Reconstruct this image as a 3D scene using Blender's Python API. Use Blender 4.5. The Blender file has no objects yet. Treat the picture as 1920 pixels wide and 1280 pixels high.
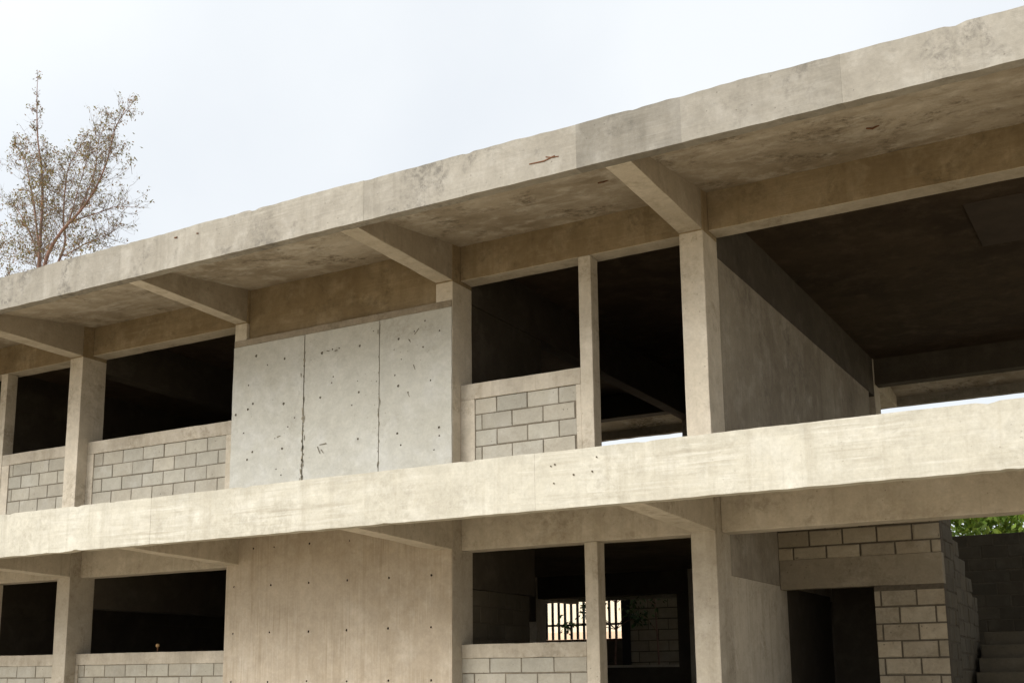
import bpy, bmesh, math, random
from mathutils import Vector, Matrix, noise as mnoise
from mathutils.geometry import tessellate_polygon

random.seed(11)
S = bpy.context.scene
COL = S.collection
R = math.radians

# ------------------------------------------------------------------ camera
cam_d = bpy.data.cameras.new("camera")
cam = bpy.data.objects.new("camera", cam_d); COL.objects.link(cam)
yaw, pit, rol = R(30.1752), R(10.8005), R(-0.4226)
f0 = Vector((-math.sin(yaw)*math.cos(pit), math.cos(yaw)*math.cos(pit), math.sin(pit)))
r0 = Vector((math.cos(yaw), math.sin(yaw), 0)); u0 = r0.cross(f0)
rv = r0*math.cos(rol) + u0*math.sin(rol); uv = -r0*math.sin(rol) + u0*math.cos(rol)
M = Matrix((rv, uv, -f0)).transposed().to_4x4()
M.translation = Vector((13.0241, -10.7603, 1.6))
cam.matrix_world = M
cam_d.sensor_width = 36.0
cam_d.lens = 36*2203.51/1920
cam_d.shift_x = (960-920.09)/1920
cam_d.shift_y = (851.61-640)/1920
cam_d.clip_end = 2000
S.camera = cam

# ------------------------------------------------------------------ node helpers
class NT:
    def __init__(self, mat):
        self.t = mat.node_tree; self.n = self.t.nodes; self.l = self.t.links
    def new(self, typ, **kw):
        n = self.n.new(typ)
        for k, v in kw.items(): setattr(n, k, v)
        return n
    def link(self, a, b): self.l.new(a, b)
    def mapping(self, src, scale, loc=(0, 0, 0)):
        m = self.new('ShaderNodeMapping'); m.inputs['Scale'].default_value = scale; m.inputs['Location'].default_value = loc
        self.link(src, m.inputs['Vector']); return m.outputs[0]
    def noise(self, vec, scale, detail=4, rough=.55, dist=0.0):
        n = self.new('ShaderNodeTexNoise'); n.inputs['Scale'].default_value = scale
        n.inputs['Detail'].default_value = detail; n.inputs['Roughness'].default_value = rough
        n.inputs['Distortion'].default_value = dist
        self.link(vec, n.inputs['Vector']); return n.outputs['Fac']
    def ramp(self, fac, lo, hi, a=0.0, b=1.0):
        m = self.new('ShaderNodeMapRange'); m.clamp = True
        m.inputs['From Min'].default_value = lo; m.inputs['From Max'].default_value = hi
        m.inputs['To Min'].default_value = a; m.inputs['To Max'].default_value = b
        self.link(fac, m.inputs['Value']); return m.outputs[0]
    def math(self, op, a, b):
        m = self.new('ShaderNodeMath', operation=op)
        for i, v in enumerate((a, b)):
            if isinstance(v, (int, float)): m.inputs[i].default_value = v
            else: self.link(v, m.inputs[i])
        return m.outputs[0]
    def mix(self, fac, a, b, mode='MIX'):
        m = self.new('ShaderNodeMix', data_type='RGBA', blend_type=mode)
        for key, v in ((0, fac), (6, a), (7, b)):
            s = m.inputs[key]
            if isinstance(v, (int, float)): s.default_value = v
            elif isinstance(v, tuple): s.default_value = v if len(v) == 4 else (*v, 1)
            else: self.link(v, s)
        return m.outputs[2]

def new_mat(name):
    m = bpy.data.materials.new(name); m.use_nodes = True
    b = m.node_tree.nodes['Principled BSDF']
    b.inputs['Specular IOR Level'].default_value = .25
    return m, NT(m), b

def concrete(name, base, dark, light, blotch=.5, grain=None, grain_amt=.35, stain=.3, stain_col=(.10, .09, .07), pits=.5,
             bump=.35, drip=.0, off=0.0, low=None):
    """cast concrete: cloudy tone, board grain, drip streaks, mould patches, air holes"""
    m, t, b = new_mat(name)
    P0 = t.new('ShaderNodeTexCoord').outputs['Object']
    P = t.mapping(P0, (1, 1, 1), (off, off*.7, off*.3))
    big = t.noise(P, .7, 6, .62, .3)
    c = t.mix(t.ramp(big, .36, .66, 0, blotch), base, dark)
    mid = t.noise(P, 3.1, 6, .65, .2)
    c = t.mix(t.ramp(mid, .5, .72, 0, .7), c, light)
    if grain:
        sc = (1.1, 1.1, 26) if grain == 'x' else (30, 30, .9)
        g = t.noise(t.mapping(P, sc), 1.0, 5, .6, .8)
        gate = t.ramp(t.noise(P, 1.3, 3), .4, .62)
        c = t.mix(t.math('MULTIPLY', t.ramp(g, .5, .72, 0, grain_amt), gate), c, dark)
        g2 = t.noise(t.mapping(P, tuple(s*1.7 for s in sc)), 1.0, 3, .6, .4)
        c = t.mix(t.math('MULTIPLY', t.ramp(g2, .52, .7, 0, grain_amt*.8), gate), c, light)
    if drip:
        d = t.noise(t.mapping(P, (7, 7, .35)), 1.0, 6, .65, .3)
        c = t.mix(t.ramp(d, .52, .7, 0, drip), c, dark)
    if stain:
        st = t.noise(P, 1.6, 9, .72, .5)
        sp = t.noise(P, 14, 5, .75, .4)
        k = t.math('MULTIPLY', t.ramp(st, .50, .63), t.ramp(sp, .42, .58))
        c = t.mix(t.math('MULTIPLY', k, stain), c, stain_col)
    if pits:
        v = t.new('ShaderNodeTexVoronoi'); v.inputs['Scale'].default_value = 16
        t.link(P, v.inputs['Vector'])
        pg = t.ramp(t.noise(P, 2.2, 3), .5, .6)
        pk = t.math('MULTIPLY', t.ramp(v.outputs['Distance'], .06, .13, 1, 0), pg)
        c = t.mix(t.math('MULTIPLY', pk, pits), c, (.09, .075, .055))
    mot = t.noise(P, 7.5, 7, .7, .6)
    c = t.mix(1.0, c, t.ramp(mot, .32, .68, .91, 1.09), 'MULTIPLY')
    fine = t.noise(P, 38, 5, .7)
    c = t.mix(1.0, c, t.ramp(fine, .3, .7, .93, 1.07), 'MULTIPLY')
    at = t.new('ShaderNodeAttribute', attribute_name='tone')
    c = t.mix(1.0, c, at.outputs['Color'], 'MULTIPLY')
    t.link(c, b.inputs['Base Color'])
    b.inputs['Roughness'].default_value = .92
    h = t.math('ADD', t.math('MULTIPLY', mid, .6), t.math('MULTIPLY', fine, .35))
    if pits: h = t.math('SUBTRACT', h, t.math('MULTIPLY', pk, .8))
    if grain: h = t.math('ADD', h, t.math('MULTIPLY', g, .4))
    bp = t.new('ShaderNodeBump'); bp.inputs['Strength'].default_value = bump; bp.inputs['Distance'].default_value = .012
    t.link(h, bp.inputs['Height']); t.link(bp.outputs[0], b.inputs['Normal'])
    return m

def plain(name, col, rough=.8, var=.25, scale=6.0, metal=0.0, trans=0.0):
    m, t, b = new_mat(name)
    P = t.new('ShaderNodeTexCoord').outputs['Object']
    n = t.noise(P, scale, 5, .65)
    c = t.mix(1.0, col, t.ramp(n, .3, .7, 1-var, 1+var), 'MULTIPLY')
    at = t.new('ShaderNodeAttribute', attribute_name='tone')
    c = t.mix(1.0, c, at.outputs['Color'], 'MULTIPLY')
    t.link(c, b.inputs['Base Color'])
    b.inputs['Roughness'].default_value = rough; b.inputs['Metallic'].default_value = metal
    if trans:
        tr = t.new('ShaderNodeBsdfTranslucent'); t.link(c, tr.inputs['Color'])
        mx = t.new('ShaderNodeMixShader'); mx.inputs[0].default_value = trans
        out = t.n['Material Output']
        t.link(b.outputs[0], mx.inputs[1]); t.link(tr.outputs[0], mx.inputs[2]); t.link(mx.outputs[0], out.inputs['Surface'])
    return m

MAT = dict(
    roof_edge=concrete('weathered_concrete', (.295, .272, .228), (.20, .18, .145), (.355, .333, .29), .75, 'x', .5, .9, (.13, .118, .10), .5, .5, .55, 3.1),
    floor_edge=concrete('board_marked_concrete', (.44, .415, .345), (.325, .297, .235), (.50, .478, .415), .6, 'x', 1.0, .4, (.22, .197, .15), .2, .3, .7, 7.7),
    frame=concrete('cast_concrete', (.50, .447, .362), (.355, .31, .235), (.575, .525, .44), .65, None, .3, .55, (.21, .17, .115), .5, .4, .65, 1.7),
    side=concrete('shaded_stain_concrete', (.33, .28, .21), (.22, .18, .125), (.41, .36, .285), .7, None, .3, .5, (.13, .10, .065), .3, .5, .5, 21.7),  # shade of the bracket sides put into the colour, besides stain
    room_block=concrete('warm_cement_block', (.33, .283, .207), (.24, .198, .135), (.40, .355, .275), .6, None, .2, .4, (.14, .11, .07), .7, .8, 0, 17.2),
    block_mid=concrete('weathered_cement_block', (.36, .31, .225), (.24, .20, .135), (.43, .385, .30), .6, None, .2, .4, (.12, .10, .07), .6, .8, 0, 14.2),
    shade=concrete('brown_shade_stain_concrete', (.255, .195, .115), (.16, .115, .06), (.34, .275, .18), .8, 'x', .35, .6, (.09, .07, .04), .3, .4, .45, 12.3),  # brown stain, darkened further with the shade under the eaves
    soffit=concrete('patchy_soffit_concrete', (.47, .415, .335), (.25, .205, .145), (.64, .60, .53), 1.0, 'x', .6, 1.0, (.16, .13, .09), .3, .45, 0, 5.2),
    grey_wall=concrete('smooth_grey_concrete', (.455, .448, .402), (.385, .37, .315), (.495, .492, .46), .65, None, .2, .3, (.2, .18, .14), .5, .25, .14, 9.4),
    tan_wall=concrete('vertical_board_concrete', (.45, .385, .30), (.31, .25, .175), (.52, .46, .375), .65, 'z', .75, .2, (.24, .19, .12), .0, .3, .45, 2.9),
    inner=concrete('dark_interior_concrete', (.075, .062, .045), (.045, .036, .025), (.10, .085, .065), .7, None, .3, .3, (.03, .025, .02), .3, .5, .1, 6.1),  # colour darkened to hold the deep shade of the rooms
    ceiling=concrete('darkened_ceiling_concrete', (.085, .06, .036), (.045, .03, .018), (.12, .09, .06), 1.0, 'x', .4, .5, (.03, .022, .015), .2, .4, 0, 5.2),  # interior shade put into the ceiling colour
    block=concrete('cement_block', (.385, .36, .30), (.30, .272, .215), (.44, .418, .365), .45, None, .2, .25, (.2, .17, .13), .7, .7, 0, 4.4),
    block_dark=concrete('shaded_cement_block', (.10, .085, .06), (.06, .05, .034), (.135, .118, .088), .6, None, .2, .4, (.07, .065, .05), .6, .8, 0, 8.2),  # shade put into the colour, for walls and stairs in shadow
    mortar=plain('mortar', (.16, .135, .10), .95, .3, 20),
    mortar_dark=plain('dark_mortar', (.085, .07, .05), .95, .3, 20),  # mortar darkened along with the shade-toned blocks
    patch=plain('pale_ceiling_patch', (.075, .058, .045), .9, .2, 3),
    dim=concrete('smoke_grey_concrete', (.31, .275, .215), (.17, .14, .105), (.39, .355, .295), .7, 'z', .3, .4, (.06, .05, .04), .3, .4, .4, 6.1),
    seam=plain('stained_joint', (.17, .15, .11), .95, .3, 30),
    rust=plain('rust', (.13, .06, .03), .9, .4, 30),
    hole=plain('dark_hole', (.10, .08, .055), .95, .2, 30),  # colour holds the darkness inside the tie holes
    bark=plain('reddish_bark', (.21, .125, .095), .9, .35, 9),
    twig=plain('twig_bark', (.17, .135, .115), .9, .3, 9),
    leaf=plain('olive_leaf', (.185, .15, .06), .6, .3, 3, 0, .4),
    green=plain('green_leaf', (.20, .28, .045), .55, .4, 3, 0, .4),
    dark_green=plain('dark_leaf', (.05, .085, .025), .55, .4, 3, 0, .3),
    black=plain('black_steel', (.012, .011, .011), .5, .2, 20, .0),
    cream=plain('cream_render', (.80, .68, .50), .9, .12, 2),
    peach=plain('peach_render', (.74, .52, .36), .9, .12, 2),
    tile=plain('clay_tile', (.38, .16, .09), .9, .25, 12),
    glass=plain('dark_window', (.03, .035, .04), .2, .2, 3),
    knob=plain('tan_knob', (.42, .27, .13), .8, .3, 20),
)

# ------------------------------------------------------------------ mesh helpers
def set_tone(me, fn=None):
    ca = me.color_attributes.new('tone', 'FLOAT_COLOR', 'CORNER')
    for p in me.polygons:
        v = fn(p) if fn else 1.0
        if isinstance(v, (int, float)): v = (v, v, v)
        for li in p.loop_indices: ca.data[li].color = (*v, 1)

class MB:
    """collects shapes for ONE mesh object; every face has a material slot and a tone"""
    def __init__(self): self.v = []; self.f = []; self.m = []; self.t = []
    def add(self, vs, fs, m=0, t=1.0):
        o = len(self.v); self.v += [tuple(p) for p in vs]
        for f in fs: self.f.append(tuple(i+o for i in f)); self.m.append(m); self.t.append(t)
    def box(self, a, b, m=0, t=1.0, step=0, amp=0.0, tone=None, under=None):
        """box from corner a to corner b; with step it is a welded grid whose points wander by amp"""
        (x0, y0, z0), (x1, y1, z1) = a, b
        n = [max(1, round((q-p)/step)) if step else 1 for p, q in zip(a, b)]
        idx = {}; vs = []
        def vid(i, j, k):
            key = (i, j, k)
            if key not in idx:
                p = Vector((x0+(x1-x0)*i/n[0], y0+(y1-y0)*j/n[1], z0+(z1-z0)*k/n[2]))
                if amp:
                    p += mnoise.noise_vector(p*2.3)*amp*.7 + mnoise.noise_vector(p*9.1+Vector((3, 1, 7)))*amp*.5
                idx[key] = len(vs); vs.append(tuple(p))
            return idx[key]
        fs = []
        def face(q): fs.append([vid(*c) for c in q])
        X, Y, Z = n
        for i in range(X):
            for k in range(Z):
                face([(i, 0, k), (i+1, 0, k), (i+1, 0, k+1), (i, 0, k+1)]); face([(i, Y, k), (i, Y, k+1), (i+1, Y, k+1), (i+1, Y, k)])
        for j in range(Y):
            for k in range(Z):
                face([(0, j, k), (0, j, k+1), (0, j+1, k+1), (0, j+1, k)]); face([(X, j, k), (X, j+1, k), (X, j+1, k+1), (X, j, k+1)])
        for i in range(X):
            for j in range(Y):
                face([(i, j, 0), (i, j+1, 0), (i+1, j+1, 0), (i+1, j, 0)]); face([(i, j, Z), (i+1, j, Z), (i+1, j+1, Z), (i, j+1, Z)])
        if tone:
            for f in fs:
                c = [sum(vs[i][q] for i in f)/4 for q in range(3)]
                self.add([vs[i] for i in f], [(0, 1, 2, 3)], m, tone(*c))
        else: self.add(vs, fs, m, t)
        if under is not None:
            for q in range(len(self.f)-len(fs), len(self.f)):
                if all(abs(self.v[i][2]-z0) < .03 for i in self.f[q]): self.m[q] = under
    def prism(self, poly, x0, x1, m=0, t=1.0, n=1, amp=0):
        """(y, z) outline extruded along x"""
        k = len(poly); vs = []
        for i in range(n+1):
            x = x0+(x1-x0)*i/n
            for (y, z) in poly:
                p = Vector((x, y, z))
                if amp: p += mnoise.noise_vector(p*3.0)*amp
                vs.append(tuple(p))
        fs = [[i*k+j, i*k+(j+1) % k, (i+1)*k+(j+1) % k, (i+1)*k+j] for i in range(n) for j in range(k)]
        fs += [list(range(k))[::-1], [n*k+j for j in range(k)]]
        self.add(vs, fs, m, t)
    def tube(self, pts, rads, sides=6, m=0, t=1.0):
        rings = []; vs = []
        for i, p in enumerate(pts):
            p = Vector(p)
            d = (Vector(pts[min(i+1, len(pts)-1)])-Vector(pts[max(i-1, 0)])).normalized()
            a = d.cross(Vector((.3, .9, .2))).normalized(); b = d.cross(a)
            rings.append(len(vs))
            for s in range(sides):
                an = 2*math.pi*s/sides
                vs.append(tuple(p+(a*math.cos(an)+b*math.sin(an))*rads[i]))
        fs = []
        for i in range(len(pts)-1):
            for s in range(sides):
                fs.append([rings[i]+s, rings[i]+(s+1) % sides, rings[i+1]+(s+1) % sides, rings[i+1]+s])
        fs.append([rings[0]+s for s in range(sides)][::-1]); fs.append([rings[-1]+s for s in range(sides)])
        self.add(vs, fs, m, t)
    def build(self, name, mats, parent=None, bevel=0, weld=False, smooth=False):
        me = bpy.data.meshes.new(name)
        me.from_pydata(self.v, [], self.f)
        for mm in (mats if isinstance(mats, (list, tuple)) else [mats]): me.materials.append(mm)
        for p, mi in zip(me.polygons, self.m): p.material_index = mi; p.use_smooth = smooth
        T = self.t
        set_tone(me, lambda p: T[p.index])
        if weld or True:
            bm = bmesh.new(); bm.from_mesh(me)
            if weld: bmesh.ops.remove_doubles(bm, verts=bm.verts, dist=.0004)
            bmesh.ops.recalc_face_normals(bm, faces=bm.faces)
            bm.to_mesh(me); bm.free()
        o = bpy.data.objects.new(name, me); COL.objects.link(o)
        if parent:
            o.parent = parent
            base = Vector((0, 0, 0)); q = parent
            while q: base += q.location; q = q.parent
            o.location = -base                      # the points are written in world units
        if bevel:
            bv = o.modifiers.new('edge', 'BEVEL'); bv.width = bevel; bv.segments = 2; bv.limit_method = 'ANGLE'; bv.angle_limit = R(50)
        return o

def tag(o, label=None, cat=None, group=None, kind=None):
    for k, v in (('label', label), ('category', cat), ('group', group), ('kind', kind)):
        if v: o[k] = v
    return o
def empty(name, loc):
    o = bpy.data.objects.new(name, None); COL.objects.link(o); o.location = loc; o.empty_display_size = .3
    return o
def sub(name, mb, mats, parent, **kw): return mb.build(name, mats, parent, **kw)

def blocks(mb, u0, u1, v0, v1, put, bw=.382, bh=.182, joint=.012, off=0.0, thick=.14, rec=.009, rough=.004, m=0, mm=1, voff=0.0, lo=.88, hi=1.08):
    """a running-bond block wall; put(u, v, d) gives the world point at depth d behind the face"""
    def cube(a0, a1, b0, b1, d0, d1, mat, tone, ch=0.0, jit=0.0):
        j = lambda: random.uniform(-jit, jit)
        A = [(a0, b0), (a1, b0), (a1, b1), (a0, b1)]
        I = [(a0+ch+abs(j()), b0+ch+abs(j())), (a1-ch-abs(j()), b0+ch+abs(j())), (a1-ch-abs(j()), b1-ch-abs(j())), (a0+ch+abs(j()), b1-ch-abs(j()))]
        vs = [put(a, b, d0+j()*.5) for a, b in I]+[put(a, b, d0+max(ch, .001)) for a, b in A]+[put(a, b, d1) for a, b in A]
        fs = [(0, 1, 2, 3)]+[(i, (i+1) % 4, 4+(i+1) % 4, 4+i)[::-1] for i in range(4)]+[(4+i, 4+(i+1) % 4, 8+(i+1) % 4, 8+i)[::-1] for i in range(4)]+[(11, 10, 9, 8)]
        mb.add(vs, fs, mat, tone)
    cube(u0, u1, v0, v1, rec, thick, mm, 1.0)
    row = 0; v = v1+voff
    while v > v0+.02:
        b1 = min(v, v1); b0 = max(v-bh+joint, v0)
        if b1-b0 > .02:
            u = u0-bw+((off+row*.5) % 1.0)*bw
            while u < u1:
                a0 = max(u+joint/2, u0); a1 = min(u+bw-joint/2, u1)
                if a1-a0 > .035:
                    k = random.uniform(lo, hi); w = random.uniform(-.015, .015)
                    cube(a0, a1, b0+random.uniform(-.002, .003), b1+random.uniform(-.003, .002), random.uniform(-.002, .003), rec+.02, m,
                         (k*(1+w), k, k*(1-w)), .004, rough)
                u += bw
        v -= bh; row += 1

# ------------------------------------------------------------------ measures (metres)
L, D, D2, rec, dep = 1.8917, 7.888, 9.468, .169, .4214
FB, FT, RB, RT = 3.0201, 3.5213, 6.0546, 6.4775
BL, BU = 2.980, 6.035            # underside of beams, ground and upper storey
SOF = 6.4806                     # ceiling
FL0 = .55
XA, XB = -7.2, 17.0              # ends of the building
FR = [(-6.0, -5.76), (-3.0, -2.75), (0, .252), (3.040, 3.232), (6.061, 6.283), (9.0, 9.2516), (14.6, 14.85)]

B = tag(empty('concrete_building', (4.5, 4.0, 0)), 'unfinished bare concrete two storey building with empty openings and deep eaves', 'building')

# ---- roof: slab with sloping eaves, and the deep edge fascia cast in lengths
mb = MB()
ft = .115
mb.prism([(rec+.02, SOF), (-L+ft-.01, 6.2128), (-L+ft-.01, 6.35), (rec+.02, 6.62), (D-.02, 6.62), (D2-ft+.01, 6.35), (D2-ft+.01, 6.2128), (D-.02, SOF)], XA, XB, n=90, amp=.006)
roof = sub('roof_slab', mb, MAT['soffit'], B)
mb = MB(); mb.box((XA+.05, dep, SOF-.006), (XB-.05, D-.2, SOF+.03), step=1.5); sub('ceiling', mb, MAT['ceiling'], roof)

def edge_noise(x, s=0.0): return mnoise.noise(Vector((x*1.9, s, 0)))*.008 + mnoise.noise(Vector((x*7.3, s, 4)))*.005
def fascia(name, mat, seams, z0, z1, yf, sgn, tone_fn, par, rough_top):
    mb = MB()
    for i in range(len(seams)-1):
        xa, xb = seams[i], seams[i+1]
        o = random.uniform(-.0015, .0015); oz = random.uniform(-.004, .004) if rough_top else random.uniform(-.002, .002)
        n = max(1, round((xb-xa)/.04)); nz = 6
        k = random.uniform(.95, 1.05)
        vs = []; prof = []
        for a in range(n+1):
            x = xa+(xb-xa)*a/n
            if a == 0: x += .0004
            if a == n: x -= .0004
            col = []
            for j in range(nz+1):
                z = z0+(z1-z0)*j/nz
                y = yf+sgn*o+mnoise.noise(Vector((x*.8, z*2, 1)))*.006
                if j == nz: z -= max(0, mnoise.noise(Vector((x*5.3, 17, yf)))-.32)*.045
                if j == 0 and not rough_top: z += max(0, mnoise.noise(Vector((x*4.1, 31, yf)))-.40)*.05
                if j == nz: z += oz+edge_noise(x, yf)*(1.7 if rough_top else .7)
                if j == 0: z += mnoise.noise(Vector((x*5, 9, yf)))*.006
                col.append((x, y, z))
            inner = [(x, yf+sgn*ft, col[-1][2]), (x, yf+sgn*ft, col[0][2])]
            col += inner
            vs += col
        w = nz+3
        fs = []; ts = []
        for a in range(n):
            for j in range(w):
                f = [a*w+j, a*w+(j+1) % w, (a+1)*w+(j+1) % w, (a+1)*w+j]
                fs.append(f)
                cx = sum(vs[q][0] for q in f)/4; cz = sum(vs[q][2] for q in f)/4
                ts.append(k*tone_fn(cx, cz))
        base = len(mb.v); mb.v += vs
        for f, t in zip(fs, ts): mb.f.append(tuple(q+base for q in f)); mb.m.append(0); mb.t.append(t)
        for a in (0, n):
            mb.f.append(tuple(base+a*w+j for j in range(w))); mb.m.append(0); mb.t.append(k)
    return mb.build(name, mat, par)

def roof_tone(x, z):
    t = 1.0
    if 7.2 < x < 8.77: t *= 1.05
    if 8.773 < x < 9.75: t *= .80+.14*mnoise.noise(Vector((x*4, z*4, 2)))
    elif 9.75 <= x < 11.116: t *= .93
    elif x >= 11.116: t *= 1.06
    elif x < 3: t *= .95
    return t
up = [XA, -5.29, -2.95, -.6, 1.74, 4.09, 6.43, 8.773, 11.116, 13.46, 15.8, XB]
lo = [XA, -5.5, -3.2, -.93, 1.38, 3.69, 5.999, 8.308, 10.626, 12.94, 15.25, XB]
fas = fascia('roof_fascia', MAT['roof_edge'], up, RB, RT, -L, 1, roof_tone, roof, True)
fascia('roof_fascia', MAT['roof_edge'], up, RB, RT, D2, -1, lambda x, z: 1, roof, True)
# rusty bar ends left in the concrete
def rebar(pts, par, name='rebar_end', r=.007):
    mb = MB(); mb.tube(pts, [r]*len(pts), 6); return sub(name, mb, MAT['rust'], par)
rebar([(8.30, -L-.002, 6.205), (8.45, -L-.006, 6.199), (8.56, -L-.003, 6.225)], roof)
rebar([(8.47, -L-.004, 6.235), (8.53, -L-.008, 6.215), (8.60, -L-.003, 6.21)], roof, r=.005)
rebar([(3.86, -L-.002, 6.395), (3.90, -L-.006, 6.392)], roof, r=.009)
rebar([(4.19, -L-.002, 6.378), (4.215, -L-.006, 6.374)], roof, r=.008)
rebar([(11.05, -.72, 6.352), (11.1, -.70, 6.345), (11.16, -.71, 6.36)], roof, r=.009)
rebar([(8.55, -.95, 6.322), (8.62, -.96, 6.315), (8.66, -.95, 6.33)], roof, r=.008)

# ---- first-floor slab; open over the stairs
mb = MB()
zs0, zs1 = 3.36, 3.49
mb.box((XA, -L+ft-.01, zs0), (9.25, D2-ft+.01, zs1), step=1.2, amp=.004)
mb.box((9.251, -L+ft-.01, zs0), (10.46, 4.39, zs1), step=1.2, amp=.004)
mb.box((10.461, -L+ft-.01, zs0), (10.979, 2.96, zs1), step=1.2, amp=.004)
mb.box((10.981, -L+ft-.01, zs0), (14.2, .75, zs1), step=1.2, amp=.004)
mb.box((14.201, -L+ft-.01, zs0), (XB, D2-ft+.01, zs1), step=1.2, amp=.004)
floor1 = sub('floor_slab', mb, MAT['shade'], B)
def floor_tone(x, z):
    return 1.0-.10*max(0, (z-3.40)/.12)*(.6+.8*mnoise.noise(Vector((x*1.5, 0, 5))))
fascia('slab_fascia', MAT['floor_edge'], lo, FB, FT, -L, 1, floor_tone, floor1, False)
lo_b = [x for x in lo if x < 8.4]+[9.25]
fascia('slab_fascia', MAT['floor_edge'], lo_b, FB, FT, D2, -1, lambda x, z: 1, floor1, False)
# small form-tie holes in the slab edge, dark discs that paint their shade
for (x, z) in [(8.505, 3.404), (8.467, 3.392), (8.682, 3.299), (8.857, 3.311), (8.493, 3.241), (8.901, 3.43)]:
    mb = MB(); r_ = random.uniform(.006, .009)
    mb.add([(x+r_*math.cos(a*math.pi/4), -L-.0075, z+r_*math.sin(a*math.pi/4)) for a in range(8)]+
           [(x+r_*math.cos(a*math.pi/4), -L+.03, z+r_*math.sin(a*math.pi/4)) for a in range(8)],
           [tuple(range(8))]+[(a, (a+1) % 8, 8+(a+1) % 8, 8+a) for a in range(8)])
    sub('tie_hole', mb, MAT['hole'], floor1)

# ---- columns (front and back), brackets, beams
for i, (xa, xb) in enumerate(FR):
    mb = MB()
    mb.box((xa, 0, FL0), (xb, dep, SOF+.02), step=.16, amp=.004)
    zc = [sum(mb.v[q][2] for q in f)/len(f) for f in mb.f]           # light put into the tone: upper storey lighter, lower darker
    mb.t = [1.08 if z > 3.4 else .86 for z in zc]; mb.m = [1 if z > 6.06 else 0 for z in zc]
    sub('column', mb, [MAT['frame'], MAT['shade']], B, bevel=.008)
    mb = MB()
    mb.box((xa, D-.25, FL0), (xb, D+.12, SOF+.02), step=.3, amp=.004)
    sub('back_column', mb, MAT['frame'], B, bevel=.008)
    for (za, zb, sa, sb) in ((2.978, 3.030, 3.365, 3.365), (6.032, 6.052, SOF+.012, 6.2128+.012)):
        mb = MB()
        n = 10
        ys = [-.001+(-L+ft+.004)*k/n for k in range(n+1)]
        poly = [(y, za+(zb-za)*k/n) for k, y in enumerate(ys)]+[(y, sa+(sb-sa)*(n-k)/n) for k, y in enumerate(reversed(ys))]
        mb.prism(poly, xa+.002, xb-.002, n=2, amp=.006)
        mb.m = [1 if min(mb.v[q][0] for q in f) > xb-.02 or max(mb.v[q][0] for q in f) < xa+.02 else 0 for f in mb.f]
        sub('bracket', mb, [MAT['frame'], MAT['side' if za > 4 else 'frame']], B, bevel=.007)  # upper brackets: shade on the side faces painted by a darker material
        mb = MB()
        poly = [(D+.12+(D2-ft-D-.12)*k/n, za) for k in range(n+1)]+[(D+.12+(D2-ft-D-.12)*(n-k)/n, sb+.01+(sa-sb)*k/n) for k in range(n+1)]
        mb.prism(poly, xa+.002, xb-.002)
        sub('back_bracket', mb, MAT['frame'], B)
    # cross beams inside, one per storey
    for (za, zb) in ((2.58, zs0+.01), (5.87, SOF+.01)):
        if xa < -4 or xa > 12: continue
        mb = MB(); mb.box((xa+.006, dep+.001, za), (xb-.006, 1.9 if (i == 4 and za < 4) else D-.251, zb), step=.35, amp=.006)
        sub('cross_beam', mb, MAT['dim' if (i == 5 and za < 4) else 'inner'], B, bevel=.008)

for i in range(len(FR)-1):
    xa, xb = FR[i][1], FR[i+1][0]
    for up_ in (0, 1):
        za, zb = ((BL, zs0+.01), (6.0656, SOF+.015))[up_]
        if i == 3:
            if not up_: continue
            za = 5.79
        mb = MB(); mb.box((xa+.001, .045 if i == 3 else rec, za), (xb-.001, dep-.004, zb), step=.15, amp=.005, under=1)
        sub('edge_beam', mb, [MAT['shade' if up_ else 'frame'], MAT['frame']], B, bevel=.009)  # upper beams: ground bounce painted on undersides, shade on fronts
    for (za, zb) in ((BL, zs0+.01), (6.0656, SOF+.015)):
        if za < 4 and i == 5: continue
        mb = MB(); mb.box((xa+.001, D-.2, za), (xb-.001, D+.05, zb), step=.5, amp=.005)
        sub('back_beam', mb, MAT['inner'], B, bevel=.009)

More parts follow.
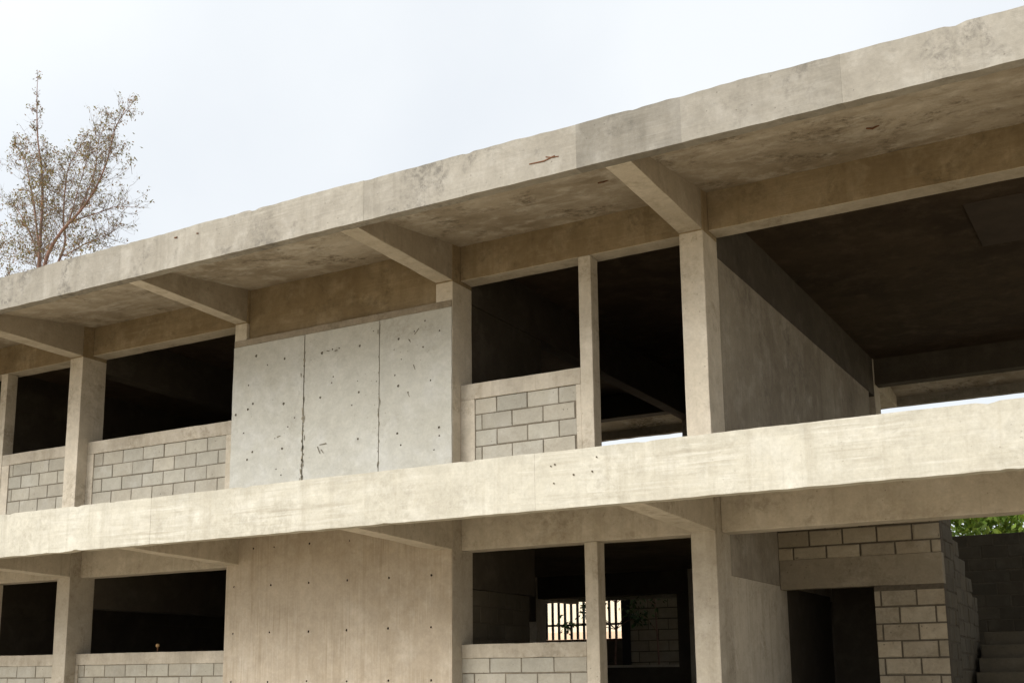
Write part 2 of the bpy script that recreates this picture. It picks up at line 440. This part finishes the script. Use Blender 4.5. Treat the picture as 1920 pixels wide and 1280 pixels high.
# ---- the solid wall panel on each storey, with real form-tie holes
def holed_wall(name, mat, x0, x1, z0, z1, y0, y1, holes, par, seams=(), scuffs=()):
    mb = MB()
    xs = [x0]+list(seams)+[x1]
    tones = [1.0, 1.02, .985, 1.0]
    for i in range(len(xs)-1):
        a, b = xs[i]+(.007 if i else 0), xs[i+1]-(.007 if i < len(xs)-2 else 0)
        oy = (0, .003, -.002)[i % 3] if seams else 0
        outer = []
        n = 24
        wob = lambda z, s: mnoise.noise(Vector((s*3.1, z*6, 1)))*.006 if seams else mnoise.noise(Vector((s*3.1, z*3, 1)))*.003
        for k in range(n): outer.append((b+wob(z0+(z1-z0)*k/n, b), z0+(z1-z0)*k/n))
        m_ = 14
        for k in range(m_): outer.append((b+(a-b)*k/m_, z1+mnoise.noise(Vector((b+(a-b)*k/m_, 2, 3))*4)*.006))
        for k in range(n): outer.append((a+wob(z1+(z0-z1)*k/n, a), z1+(z0-z1)*k/n))
        outer.append((a, z0))
        hs = []
        for (hx, hz, hr) in holes:
            if a+.03 < hx < b-.03 and z0 < hz < z1:
                hs.append([(hx+hr*(1+.2*math.sin(hx*90+q))*math.cos(-q*math.pi/4), hz+hr*(1+.2*math.cos(hz*70+q))*math.sin(-q*math.pi/4)) for q in range(8)])
        loops = [outer]+hs
        flat = [p for l in loops for p in l]
        tris = tessellate_polygon([[Vector((p[0], p[1], 0)) for p in l] for l in loops])
        t = tones[i]
        mb.add([(p[0], y0+oy, p[1]) for p in flat], [tuple(q) for q in tris], 0, t)
        k = len(outer)
        vs = [(p[0], y0+oy, p[1]) for p in outer]+[(p[0], y1, p[1]) for p in outer]
        mb.add(vs, [(q, (q+1) % k, k+(q+1) % k, k+q) for q in range(k)]+[tuple(range(k, 2*k))], 0, t)
        for h in hs:
            k = len(h)
            mb.add([(p[0], y0+oy, p[1]) for p in h]+[(p[0], y0+.05, p[1]) for p in h],
                   [(q, (q+1) % k, k+(q+1) % k, k+q) for q in range(k)]+[tuple(range(k, 2*k))], 1, 1)
    for l in scuffs:
        for (a, b) in zip(l[:-1], l[1:]):
            d = Vector((b[0]-a[0], b[1]-a[1])).normalized(); nx, nz = -d.y*random.uniform(.004, .008), d.x*random.uniform(.004, .008)
            yy_ = y0-.0045
            mb.add([(a[0]-nx, yy_, a[1]-nz), (b[0]-nx*.6, yy_, b[1]-nz*.6), (b[0]+nx*.6, yy_, b[1]+nz*.6), (a[0]+nx, yy_, a[1]+nz)], [(0, 1, 2, 3)], 2, .9)
    for si, sx in enumerate(seams):
        for _ in range(46 if si == 0 else 32):
            z = z0+(z1-z0)*random.random(); w_ = random.uniform(.003, .011)*(1.3 if si == 0 else .7); h_ = random.uniform(.008, .035)
            cx = sx+random.gauss(0, .012)
            k = random.randint(5, 7)
            mb.add([(cx+w_*math.cos(q*6.283/k)*random.uniform(.6, 1.3), y0-.0042, z+h_*math.sin(q*6.283/k)*random.uniform(.6, 1.3)) for q in range(k)], [tuple(range(k))], 2, random.uniform(.7, 1.5))
    if seams: mb.box((x0+.01, y0+.009, z0), (x1-.01, y0+.02, z1-.01), 2, .8)
    return mb.build(name, [mat, MAT['hole'], MAT['seam']], par, weld=True)

H = [(x, z, random.uniform(.014, .019)) for x, z in [(3.412, 5.561), (3.871, 5.46), (3.384, 4.954), (3.303, 4.896), (3.875, 4.897), (3.108, 4.845), (4.434, 4.903),
     (4.447, 5.449), (5.006, 5.453), (5.563, 5.449), (5.002, 4.894), (5.563, 4.894), (4.999, 4.338), (5.555, 4.339), (6.118, 4.346), (3.87, 4.34), (3.40, 4.35), (3.32, 4.26)]]
H += [(x, z, random.uniform(.006, .011)) for x, z in [(5.925, 5.608), (6.122, 5.46), (5.779, 5.504), (5.714, 5.409), (5.512, 5.023), (5.25, 4.989), (5.5, 5.33), (5.6, 5.2),
      (5.9, 5.3), (4.62, 5.13), (4.6, 5.06), (4.98, 5.03), (3.3, 5.2), (3.6, 5.42), (3.95, 4.6), (3.75, 4.48), (3.25, 4.6), (5.7, 4.8), (6.05, 4.1), (4.9, 4.75),
      (4.6, 5.47), (4.7, 5.47), (3.78, 4.1), (3.86, 4.02), (6.12, 4.25), (5.2, 5.6), (4.05, 4.7), (6.0, 4.9), (5.6, 4.2)]]
holed_wall('wall_panel', MAT['grey_wall'], 3.043, 6.279, FT-.05, 5.715, -.012, .2, H, B, seams=(4.178, 5.290), scuffs=[[(5.781, 5.469), (5.816, 5.503), (5.842, 5.531)], [(5.699, 5.425), (5.73, 5.384)], [(5.769, 5.113), (5.794, 5.051)], [(5.688, 4.806), (5.718, 4.742)], [(4.54, 4.334), (4.497, 4.33), (4.435, 4.327)], [(4.408, 4.308), (4.43, 4.26), (4.45, 4.22)], [(4.46, 4.27), (4.5, 4.221)], [(3.783, 4.491), (3.839, 4.502)], [(3.402, 5.551), (3.433, 5.573)], [(4.519, 5.462), (4.56, 5.455)], [(4.64, 5.443), (4.68, 5.45)]])
mb = MB()                                                    # band cast over the panel
mb.box((3.045, -.011, 5.719), (6.277, .199, 5.80), step=.12, amp=.006, t=.85)
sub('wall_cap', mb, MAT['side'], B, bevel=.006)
HL = []
for x in (3.18, 3.748, 4.322, 4.882, 5.45, 6.012):
    for z in (2.712, 2.154, 1.590, 1.03):
        HL.append((x+random.uniform(-.008, .008), z+random.uniform(-.006, .006), random.uniform(.011, .015)))
HL += [(3.464, 3.16, .012), (3.783, 3.157, .009), (4.32, 3.166, .014), (4.9, 3.16, .008), (5.5, 3.15, .01)]
holed_wall('wall_panel', MAT['tan_wall'], 3.043, 6.279, FL0, zs0-.005, -.012, .2, HL, B)
mb = MB()                                                    # scuffs and spalled spots, shallow grooves on the grey panel
# ---- parapets with block infill, and the slim posts
def parapet(xa, xb, z0, z1, cop, lpost, rpost, off, wood=False, voff=0.0, y=rec):
    root = MB(); root.box((xa, y, z1-cop), (xb, y+.15, z1), step=.1, amp=.006, tone=lambda X_, Y_, Z_: .86+.16*mnoise.noise(Vector((X_*2.5, 1, z1))))
    p = sub('parapet', root, MAT['frame'], B, bevel=.007, weld=True)
    if lpost > xa: m_ = MB(); m_.box((xa, y+.001, z0), (lpost, y+.149, z1-cop-.001), step=.12, amp=.003); sub('tie_post', m_, MAT['frame'], p, bevel=.005)
    if rpost < xb: m_ = MB(); m_.box((rpost, y+.001, z0), (xb, y+.149, z1-cop-.001), step=.12, amp=.003); sub('tie_post', m_, MAT['frame'], p, bevel=.005)
    m_ = MB(); yb = y+.014
    blocks(m_, lpost+.001, rpost-.001, z0, z1-cop-.002, lambda u, v, d: (u, yb+d, v), off=off, voff=voff, thick=.12)
    sub('block_infill', m_, [MAT['block'], MAT['mortar']], p)
    return p
parapet(.252, 3.038, FT-.06, 4.840, .175, .379, 2.79, .45)
parapet(6.284, 7.778, FT-.06, 4.840, .18, 6.466, 7.72, .72)
parapet(-1.537, -.001, FT-.06, 4.840, .16, -1.38, -.03, .2)
parapet(.252, 3.038, FL0, 1.9675, .150, .30, 3.0, .30, voff=.02)
parapet(6.284, 7.778, FL0, 1.9675, .150, 6.285, 7.777, .9, voff=.02)
parapet(-1.537, -.001, FL0, 1.9675, .150, -1.536, -.002, .6, voff=.02)
for (xa, xb) in ((7.7794, 7.9266), (-1.68, -1.538)):
    for (za, zb) in ((FL0, BL), (FT-.06, 6.0656)):
        mb = MB(); mb.box((xa, rec-.006, za), (xb, rec+.174, zb), step=.12, amp=.004)
        sub('slim_post', mb, MAT['frame'], B, bevel=.008)

# ---- ground floor and interior
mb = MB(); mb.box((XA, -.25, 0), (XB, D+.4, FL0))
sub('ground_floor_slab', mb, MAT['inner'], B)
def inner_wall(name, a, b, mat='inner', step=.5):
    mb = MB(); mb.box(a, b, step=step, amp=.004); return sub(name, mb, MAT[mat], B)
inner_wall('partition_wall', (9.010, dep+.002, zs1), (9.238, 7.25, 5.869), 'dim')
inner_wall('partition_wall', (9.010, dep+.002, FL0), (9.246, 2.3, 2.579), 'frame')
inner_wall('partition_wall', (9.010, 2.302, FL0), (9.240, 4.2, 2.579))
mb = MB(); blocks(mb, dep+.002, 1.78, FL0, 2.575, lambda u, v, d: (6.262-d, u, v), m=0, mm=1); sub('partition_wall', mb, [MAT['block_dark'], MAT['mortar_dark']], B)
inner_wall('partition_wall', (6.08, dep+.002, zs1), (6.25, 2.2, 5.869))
inner_wall('partition_wall', (3.05, dep+.002, zs1), (3.22, D-.26, 5.869))  # this and the partitions below are added to keep rooms dark
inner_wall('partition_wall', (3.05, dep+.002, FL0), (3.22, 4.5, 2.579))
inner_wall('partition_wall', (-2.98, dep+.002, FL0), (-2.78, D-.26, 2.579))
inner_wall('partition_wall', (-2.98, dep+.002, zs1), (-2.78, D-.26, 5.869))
# back walls: blind on the left, added to keep the rooms dark, sill walls below the openings elsewhere
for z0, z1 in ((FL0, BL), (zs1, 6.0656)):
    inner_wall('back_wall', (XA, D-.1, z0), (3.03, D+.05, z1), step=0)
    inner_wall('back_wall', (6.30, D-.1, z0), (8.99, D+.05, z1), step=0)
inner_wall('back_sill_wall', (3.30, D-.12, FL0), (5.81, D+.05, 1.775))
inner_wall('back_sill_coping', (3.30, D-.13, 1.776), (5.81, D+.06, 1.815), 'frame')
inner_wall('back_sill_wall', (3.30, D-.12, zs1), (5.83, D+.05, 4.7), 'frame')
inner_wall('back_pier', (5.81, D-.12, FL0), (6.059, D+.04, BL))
# pale square in the ceiling
mb = MB(); mb.box((11.47, 1.85, SOF-.018), (12.6, 3.27, SOF+.02)); sub('ceiling_patch', mb, MAT['patch'], B, bevel=.004)

# ---- block room by the stairs, with its doorway
mb = MB(); y = 2.04
zb = zs0-.004
blocks(mb, 9.252, 10.95, 2.858, zb, lambda u, v, d: (u, y+d, v), bw=.36, bh=.176, joint=.018, off=.45, m=0, mm=1, rough=.016, voff=-.02, lo=.82, hi=1.1)
blocks(mb, 10.25, 10.95, FL0, 2.534, lambda u, v, d: (u, y+d, v), bw=.36, bh=.176, joint=.018, off=.18, m=0, mm=1, rough=.016, voff=-.055, lo=.82, hi=1.1)
rm = sub('block_wall', mb, [MAT['room_block'], MAT['mortar_dark']], B)
mb = MB(); mb.box((9.252, y+.001, 2.535), (10.95, y+.138, 2.857), step=.12, amp=.004, t=.75); sub('lintel', mb, MAT['room_block'], rm, bevel=.004)
mb = MB()
for ya, yb, zt in ((y+.141, 2.80, zb), (2.801, 3.18, 3.06), (3.181, 3.56, 2.88), (3.561, 3.92, 2.70), (3.921, 4.26, 2.50)):
    blocks(mb, ya, yb, FL0, zt, lambda u, v, d: (10.95-d, u, v), bw=.36, bh=.176, joint=.018, off=(.3-ya/.36) % 1.0, rough=.012, voff=-.02 if zt == zb else 0)
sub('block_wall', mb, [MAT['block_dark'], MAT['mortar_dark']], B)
inner_wall('room_back_wall', (10.34, 2.80, FL0), (10.80, 2.95, zb))
inner_wall('room_back_wall', (10.34, 2.951, FL0), (10.46, 4.26, zb))
inner_wall('room_back_wall', (9.252, 4.262, FL0), (10.46, 4.38, zb))

# ---- stairs
mb = MB(); x0, x1 = 11.0, 12.06
z = FL0; yy = 3.55-.28*6.6
for k in range(10):
    mb.box((x0, yy+.28*k, z if k == 0 else z+.155*k-.12), (x1, yy+.28*(k+1)+(.9 if k == 9 else .02), z+.155*(k+1)), step=.2, amp=.004)
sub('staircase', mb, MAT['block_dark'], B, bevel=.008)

# ------------------------------------------------------------------ ground
mb = MB(); mb.box((-400, -400, -1), (400, 400, 0))
g = mb.build('ground', concrete('dusty_ground', (.48, .405, .295), (.37, .305, .215), (.56, .48, .365), .7, None, .3, .3, (.2, .16, .1), .4, .5, 0, .4))
tag(g, kind='structure')

# ------------------------------------------------------------------ behind the building
W = tag(empty('boundary_wall', (4, 10.07, 0)), 'dark block boundary wall behind the building, lower beneath the barred grille', 'wall')
YW = 10.0
mb = MB()
blocks(mb, 3.87, 7.60, 0, 3.88, lambda u, v, d: (u, YW+d, v), bw=.40, bh=.20, joint=.015, off=.2, rough=.008)
sub('tall_section', mb, [MAT['block_mid'], MAT['mortar_dark']], W)
mb = MB()
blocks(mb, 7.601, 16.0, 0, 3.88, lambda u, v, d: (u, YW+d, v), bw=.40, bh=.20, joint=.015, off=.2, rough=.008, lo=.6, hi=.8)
sub('tall_section', mb, [MAT['block_dark'], MAT['mortar_dark']], W)  # darker than the other section: shade put into its tone
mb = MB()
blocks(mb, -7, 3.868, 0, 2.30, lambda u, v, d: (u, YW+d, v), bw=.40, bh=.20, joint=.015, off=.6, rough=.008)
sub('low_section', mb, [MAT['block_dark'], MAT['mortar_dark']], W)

G = tag(empty('metal_grille', (2.9, YW+.07, 2.30)), 'black barred metal grille fixed on the low part of the block wall', 'railing')
mb = MB()
xs = [1.35+.136*k for k in range(19)]
for x in xs:
    if x < 3.8: mb.box((x-.02, YW+.05, 2.345), (x+.02, YW+.09, 3.95), t=1)
sub('bars', mb, MAT['black'], G)
for z in (2.302, 2.60, 3.92):
    mb = MB(); mb.box((1.28, YW+.045, z), (3.83, YW+.095, z+.04)); sub('rail', mb, MAT['rust' if z < 2.4 else 'black'], G)
mb = MB(); mb.box((3.85, YW-.1, 0), (3.99, YW-.002, 4.1), step=.3, amp=.004); sub('gate_post', mb, MAT['black'], G, bevel=.008)  # black colour stands for the backlit silhouette of the post

def leaf_cloud(mb, centers, n, size, m=0, droop=.3, flat=.45, rng=random):
    for _ in range(n):
        c, r = rng.choice(centers)
        d = Vector((rng.gauss(0, 1), rng.gauss(0, 1), rng.gauss(0, 1)))*.45*r
        p = Vector(c)+d
        a = Vector((rng.uniform(-1, 1), rng.uniform(-1, 1), rng.uniform(-1, .4)-droop)).normalized()
        b = a.cross(Vector((rng.uniform(-1, 1), rng.uniform(-1, 1), rng.uniform(-1, 1)))).normalized()
        s = size*rng.uniform(.6, 1.3); w = s*flat
        t = rng.uniform(.55, 1.5); h = rng.uniform(-.12, .12)
        mb.add([p, p+a*s*.5+b*w*.5, p+a*s, p+a*s*.5-b*w*.5], [(0, 1, 2, 3)], m, (t*(1+h), t, t*(1-h)))

def sapling(base, top, lean, label, leaves):
    o = tag(empty('sapling', base), label, 'young tree')
    mb = MB(); b = Vector(base); t = Vector(top)
    pts = [b.lerp(t, k/7)+Vector((math.sin(k*1.3)*lean, 0, 0)) for k in range(8)]
    mb.tube(pts, [.026-.002*k for k in range(8)], 6)
    for (c, r) in leaves:
        q = min(pts, key=lambda p: (p-Vector(c)).length+max(0, p.z-c[2]))
        mb.tube([q, q.lerp(Vector(c), .5)+Vector((0, 0, .05)), c], [.009, .007, .004], 5)
    sub('trunk', mb, MAT['bark'], o)
    mb = MB(); leaf_cloud(mb, leaves, 34*len(leaves), .10)
    sub('crown', mb, MAT['dark_green'], o)
sapling((4.78, YW-.28, 0), (4.58, YW-.28, 3.4), .01, 'thin reddish sapling before the tall block wall, away from the black post', [((4.55, YW-.3, 3.05), .3), ((4.75, YW-.25, 3.3), .3), ((4.35, YW-.3, 2.75), .26), ((4.2, YW-.3, 3.1), .24)])
sapling((3.72, YW-.2, 0), (3.80, YW-.2, 3.5), .012, 'leafy sapling with a rust coloured stem close by the black post', [((4.12, YW-.25, 2.85), .2), ((4.2, YW-.2, 3.15), .25), ((3.4, YW-.25, 2.75), .2), ((3.45, YW-.2, 3.1), .22), ((3.1, YW-.2, 2.9), .16), ((4.25, YW-.25, 2.7), .16), ((2.75, YW-.2, 2.65), .16), ((4.0, YW-.25, 3.3), .25)])

# leafy tree over the wall by the stairs
T2 = tag(empty('leafy_tree', (11.2, 13.2, 0)), 'bright green leafy tree showing above the dark block wall by the stairs', 'tree')
mb = MB(); mb.tube([(11.2, 13.2, 0), (11.15, 13.2, 1.5), (11.3, 13.2, 3.2), (11.2, 13.25, 4.8)], [.16, .13, .10, .04], 8)
for e in ((9.7, 13.0, 4.7), (12.6, 13.4, 4.8), (10.6, 12.8, 5.2), (11.9, 13.6, 5.2)):
    mb.tube([(11.25, 13.2, 2.8), ((11.25+e[0])/2, (13.2+e[1])/2, 3.9), e], [.07, .05, .02], 6)
sub('trunk', mb, MAT['bark'], T2)
mb = MB()
cc = [((random.uniform(8.6, 13.8), random.uniform(12.5, 13.9), random.uniform(3.5, 5.3)), random.uniform(.4, .65)) for _ in range(60)]
leaf_cloud(mb, cc, 14000, .16)
sub('crown', mb, MAT['green'], T2)

# house beyond the grille
Hh = tag(empty('rendered_house', (-9, 22, 0)), 'cream and peach rendered house seen beyond the barred grille', 'house')
mb = MB(); mb.box((-16, 20.0, 2.9), (1.5, 26, 5.6)); sub('wall', mb, MAT['cream'], Hh)
mb = MB(); mb.box((-16.03, 19.96, 0), (1.53, 26.03, 2.897)); sub('base_wall', mb, MAT['peach'], Hh)
mb = MB(); mb.prism([(19.5, 5.602), (26.5, 5.602), (23, 6.5)], -16.4, 1.9); sub('roof', mb, MAT['tile'], Hh)
for xw in (-13.0, -9.0):
    mb = MB(); mb.box((xw, 19.95, 3.3), (xw+1.0, 19.998, 4.5)); w = sub('window', mb, MAT['cream'], Hh)
    mb = MB(); mb.box((xw+.08, 19.94, 3.38), (xw+.92, 19.949, 4.42)); sub('pane', mb, MAT['glass'], w)

# ------------------------------------------------------------------ the wispy tree behind the roof
T1 = tag(empty('wispy_tree', (-15.7, 12, 0)), 'tall sparse tree with reddish limbs and thin olive leaves rising behind the roof', 'tree')
rng = random.Random(5)
tr = MB(); tw = MB(); lf = MB()
def limb(pts, ra, rb, sides=7, mbx=None):
    n = len(pts); (mbx or tr).tube(pts, [ra+(rb-ra)*k/(n-1) for k in range(n)], sides)
def curve(pts, n):
    out = []; P = [Vector(p) for p in pts]; P = [P[0]*2-P[1]]+P+[P[-1]*2-P[-2]]
    for i in range(1, len(P)-2):
        for k in range(n):
            t = k/n; a, b, c, d = P[i-1:i+3]
            out.append(.5*((2*b)+(c-a)*t+(2*a-5*b+4*c-d)*t*t+(3*b-a-3*c+d)*t**3))
    out.append(P[-2]); return out
limb(curve([(-15.7, 12, 0), (-15.6, 12.1, 4), (-15.75, 12, 8), (-15.7, 12, 11)], 4), .26, .17, 10)
LIMBS = [   # points, thickness at both ends, how twiggy, from which fraction on
    ([(-15.7, 12, 10.6), (-16.1, 12, 12.6), (-16.22, 12, 14.2), (-16.25, 12, 15.3), (-16.4, 12.1, 16.45), (-16.55, 12.1, 17.5), (-16.7, 12, 18.5), (-16.87, 12, 19.9), (-16.91, 12, 20.7)], .10, .006, 1.0),
    ([(-15.7, 12, 10.8), (-15.85, 11.9, 13.0), (-15.65, 11.8, 14.2), (-15.05, 11.8, 14.95), (-14.29, 11.8, 15.43), (-13.54, 11.7, 15.96), (-13.1, 11.7, 16.76), (-12.68, 11.6, 17.7), (-11.95, 11.5, 18.2)], .10, .006, .95),
    ([(-15.72, 12, 10.4), (-16.2, 12.3, 12.5), (-16.5, 12.3, 14.2), (-17.05, 12.4, 15.2), (-17.8, 12.5, 16.2), (-18.4, 12.6, 16.8)], .08, .010, 1.0),
    ([(-16.3, 12.0, 14.8), (-16.9, 12.2, 16.3), (-17.2, 12.2, 17.2), (-17.5, 12.2, 18.0), (-18.05, 12.2, 18.7)], .05, .006, .8),
    ([(-15.65, 12, 13.6), (-15.48, 12.3, 14.8), (-15.87, 12.5, 15.8), (-15.74, 12.4, 16.8), (-15.6, 12.4, 17.5), (-14.95, 12.4, 18.2)], .06, .006, .9),
    ([(-14.35, 11.8, 15.4), (-14.18, 11.9, 15.95), (-13.96, 12.0, 16.75), (-13.88, 12.0, 17.6), (-13.55, 12.0, 18.4)], .035, .005, .8),
    ([(-14.6, 11.8, 15.2), (-13.92, 12.1, 15.4), (-13.3, 12.2, 15.5), (-12.5, 12.3, 15.37)], .03, .005, .6),
    ([(-15.0, 11.9, 14.2), (-14.45, 12.3, 14.65), (-13.87, 12.4, 14.76), (-13.45, 12.5, 14.95)], .03, .005, .7),
    ([(-14.8, 11.8, 15.1), (-14.75, 12.0, 16.0), (-14.6, 12.1, 16.9), (-14.4, 12.1, 17.5)], .03, .005, .8),
]
def grow(p, d, length, rad, depth):
    n = 4; pts = [p]; q = Vector(p); dd = Vector(d).normalized()
    for k in range(n):
        dd = (dd+Vector((rng.gauss(0, .22), rng.gauss(0, .22), rng.gauss(.05, .18)))).normalized()
        q = q+dd*length/n; pts.append(q.copy())
    tw.tube(pts, [rad*(1-.75*k/n) for k in range(n+1)], 4 if rad < .012 else 5, 0, rng.uniform(.7, 1.4))
    if depth > 0:
        for _ in range(rng.choice((2, 3, 3, 4))):
            k = rng.randint(1, n)
            side = Vector((rng.gauss(0, 1), rng.gauss(0, 1), rng.gauss(.35, .7)))
            grow(pts[k], (dd*.7+side*.6), length*rng.uniform(.4, .7), rad*.55, depth-1)
    else:
        if rng.random() < .4:
            for _ in range(rng.randint(2, 7)):
                leaf(pts[rng.randint(1, n)])
def leaf(p, s=.085):
    p = Vector(p)+Vector((rng.gauss(0, .05), rng.gauss(0, .05), rng.gauss(0, .05)))
    a = Vector((rng.uniform(-1, 1), rng.uniform(-1, 1), rng.uniform(-1.4, .3))).normalized()
    b = a.cross(Vector((rng.uniform(-1, 1), rng.uniform(-1, 1), rng.uniform(-1, 1)))).normalized()
    s *= rng.uniform(.6, 1.3); w = s*rng.uniform(.3, .5)
    k = rng.uniform(.6, 1.5)
    c = rng.choice(((1, 1, 1), (1.15, .85, .9), (1.0, 1.1, .8), (1.05, .75, .95), (.8, .9, 1.1)))
    lf.add([p, p+a*s*.5+b*w*.5, p+a*s, p+a*s*.5-b*w*.5], [(0, 1, 2, 3)], 0, tuple(k*q for q in c))
for pts, ra, rb, dens in LIMBS:
    c = curve(pts, 5); limb(c, ra*.72, rb)
    n = len(c)
    for k in range(2, n):
        if c[k].z < 13.4: continue
        hi = max(0.0, min(1.0, (c[k].z-17.6)/1.6))
        for _ in range(4):
            if rng.random() > .62*dens*(1-.6*hi): continue
            dirv = (c[min(k+1, n-1)]-c[k-1]).normalized()
            tip = max(.3, 1-(k/n)**3*.75)
            side = Vector((rng.gauss(0, 1), rng.gauss(0, .9), rng.gauss(.35, .6)))
            grow(c[k], dirv*.7+side*.8, rng.uniform(.45, 1.15)*(1-.5*hi)*tip, .010, 2)
# leafy bunches
for (x, z), r_, n_ in (((-16.9, 16.75), .26, 120), ((-16.38, 16.3), .36, 260), ((-16.65, 15.9), .34, 240), ((-16.0, 16.55), .3, 170), ((-14.95, 16.2), .2, 110), ((-16.75, 17.75), .24, 110),
                       ((-16.3, 17.7), .25, 120), ((-16.75, 18.5), .18, 50), ((-13.15, 17.2), .24, 120), ((-14.3, 14.65), .3, 150), ((-14.4, 14.4), .35, 170), ((-17.9, 16.0), .35, 130),
                       ((-17.6, 14.75), .4, 260), ((-17.2, 14.85), .4, 220), ((-15.8, 17.1), .3, 110), ((-13.75, 16.8), .3, 60), ((-18.2, 14.3), .5, 240), ((-16.0, 14.7), .4, 140)):
    for _ in range(int(n_/14)):
        q = Vector((x+rng.gauss(0, r_), 12.05+rng.gauss(0, .4), z+rng.gauss(0, r_*1.1))); rr = rng.uniform(.06, .16)
        tw.tube([q+Vector((rng.gauss(0, .1), rng.gauss(0, .1), -rng.uniform(.15, .4))), q, q+Vector((rng.gauss(0, .1), rng.gauss(0, .1), .12))], [.006, .004, .002], 4, 0, rng.uniform(.7, 1.3))
        for _ in range(rng.randint(10, 40)): leaf(q+Vector((rng.gauss(0, rr), rng.gauss(0, rr), rng.gauss(0, rr))), .09)
sub('trunk', tr, MAT['bark'], T1, smooth=True)
cr = sub('crown', lf, MAT['leaf'], T1)
sub('twigs', tw, MAT['twig'], cr)

# ------------------------------------------------------------------ small knob left on the sill
K = tag(empty('small_knob', (1.66, .26, 1.9675)), 'small tan knob on a short stem left on the ground floor sill', 'debris')
mb = MB(); mb.tube([(1.66, .26, 1.966), (1.663, .26, 2.0), (1.66, .262, 2.03)], [.008, .007, .008], 6); sub('stem', mb, MAT['rust'], K)
mb = MB(); mb.tube([(1.66, .262, 2.028), (1.66, .262, 2.04), (1.66, .262, 2.062), (1.66, .262, 2.075)], [.012, .026, .026, .010], 8); sub('cap', mb, MAT['knob'], K)

# ------------------------------------------------------------------ light
SUN_EL, SUN_AZ = R(34), R(214)         # azimuth measured clockwise from +Y (behind the camera, a little to the left)
sd = bpy.data.lights.new('sun', 'SUN'); sd.energy = 2.1; sd.angle = R(40); sd.color = (1.0, .97, .92)
sun = bpy.data.objects.new('sun', sd); COL.objects.link(sun)
dv = Vector((math.sin(SUN_AZ)*math.cos(SUN_EL), math.cos(SUN_AZ)*math.cos(SUN_EL), math.sin(SUN_EL)))
sun.rotation_euler = dv.to_track_quat('Z', 'Y').to_euler(); sun.location = dv*50

w = bpy.data.worlds.new('World'); S.world = w; w.use_nodes = True
t = w.node_tree; n = t.nodes; bg = n['Background']
sky = n.new('ShaderNodeTexSky'); sky.sky_type = 'NISHITA'; sky.sun_disc = False
sky.sun_elevation = SUN_EL; sky.sun_rotation = SUN_AZ
sky.air_density = 1.0; sky.dust_density = 3.0
# a closed, bright layer of thin cloud over the blue sky
tc = n.new('ShaderNodeTexCoord')
no = n.new('ShaderNodeTexNoise'); no.inputs['Scale'].default_value = 2.2; no.inputs['Detail'].default_value = 6; no.inputs['Roughness'].default_value = .5
t.links.new(tc.outputs['Generated'], no.inputs['Vector'])
mr = n.new('ShaderNodeMapRange'); mr.inputs['From Min'].default_value = .35; mr.inputs['From Max'].default_value = .65
mr.inputs['To Min'].default_value = .80; mr.inputs['To Max'].default_value = .96
t.links.new(no.outputs['Fac'], mr.inputs['Value'])
mx = n.new('ShaderNodeMix'); mx.data_type = 'RGBA'
t.links.new(mr.outputs[0], mx.inputs[0]); t.links.new(sky.outputs[0], mx.inputs[6]); 
# the cloud is brighter on the sun's side
sv = n.new('ShaderNodeVectorMath'); sv.operation = 'DOT_PRODUCT'; sv.inputs[1].default_value = tuple(dv)
t.links.new(tc.outputs['Generated'], sv.inputs[0])
gl = n.new('ShaderNodeMapRange'); gl.interpolation_type = 'SMOOTHSTEP'
gl.inputs['From Min'].default_value = .1; gl.inputs['From Max'].default_value = 1.0
gl.inputs['To Min'].default_value = 5.75; gl.inputs['To Max'].default_value = 12.0
t.links.new(sv.outputs['Value'], gl.inputs['Value'])
cl = n.new('ShaderNodeVectorMath'); cl.operation = 'SCALE'; cl.inputs[0].default_value = (.955, .99, 1.02)
t.links.new(gl.outputs[0], cl.inputs['Scale']); t.links.new(cl.outputs[0], mx.inputs[7])
t.links.new(mx.outputs[2], bg.inputs['Color'])
bg.inputs['Strength'].default_value = .10

S.view_settings.view_transform = 'Standard'; S.view_settings.look = 'None'
S.view_settings.exposure = 0.82; S.view_settings.gamma = 1.0
S.render.engine = 'CYCLES'
S.cycles.max_bounces = 8; S.cycles.diffuse_bounces = 5
S.cycles.use_denoising = True
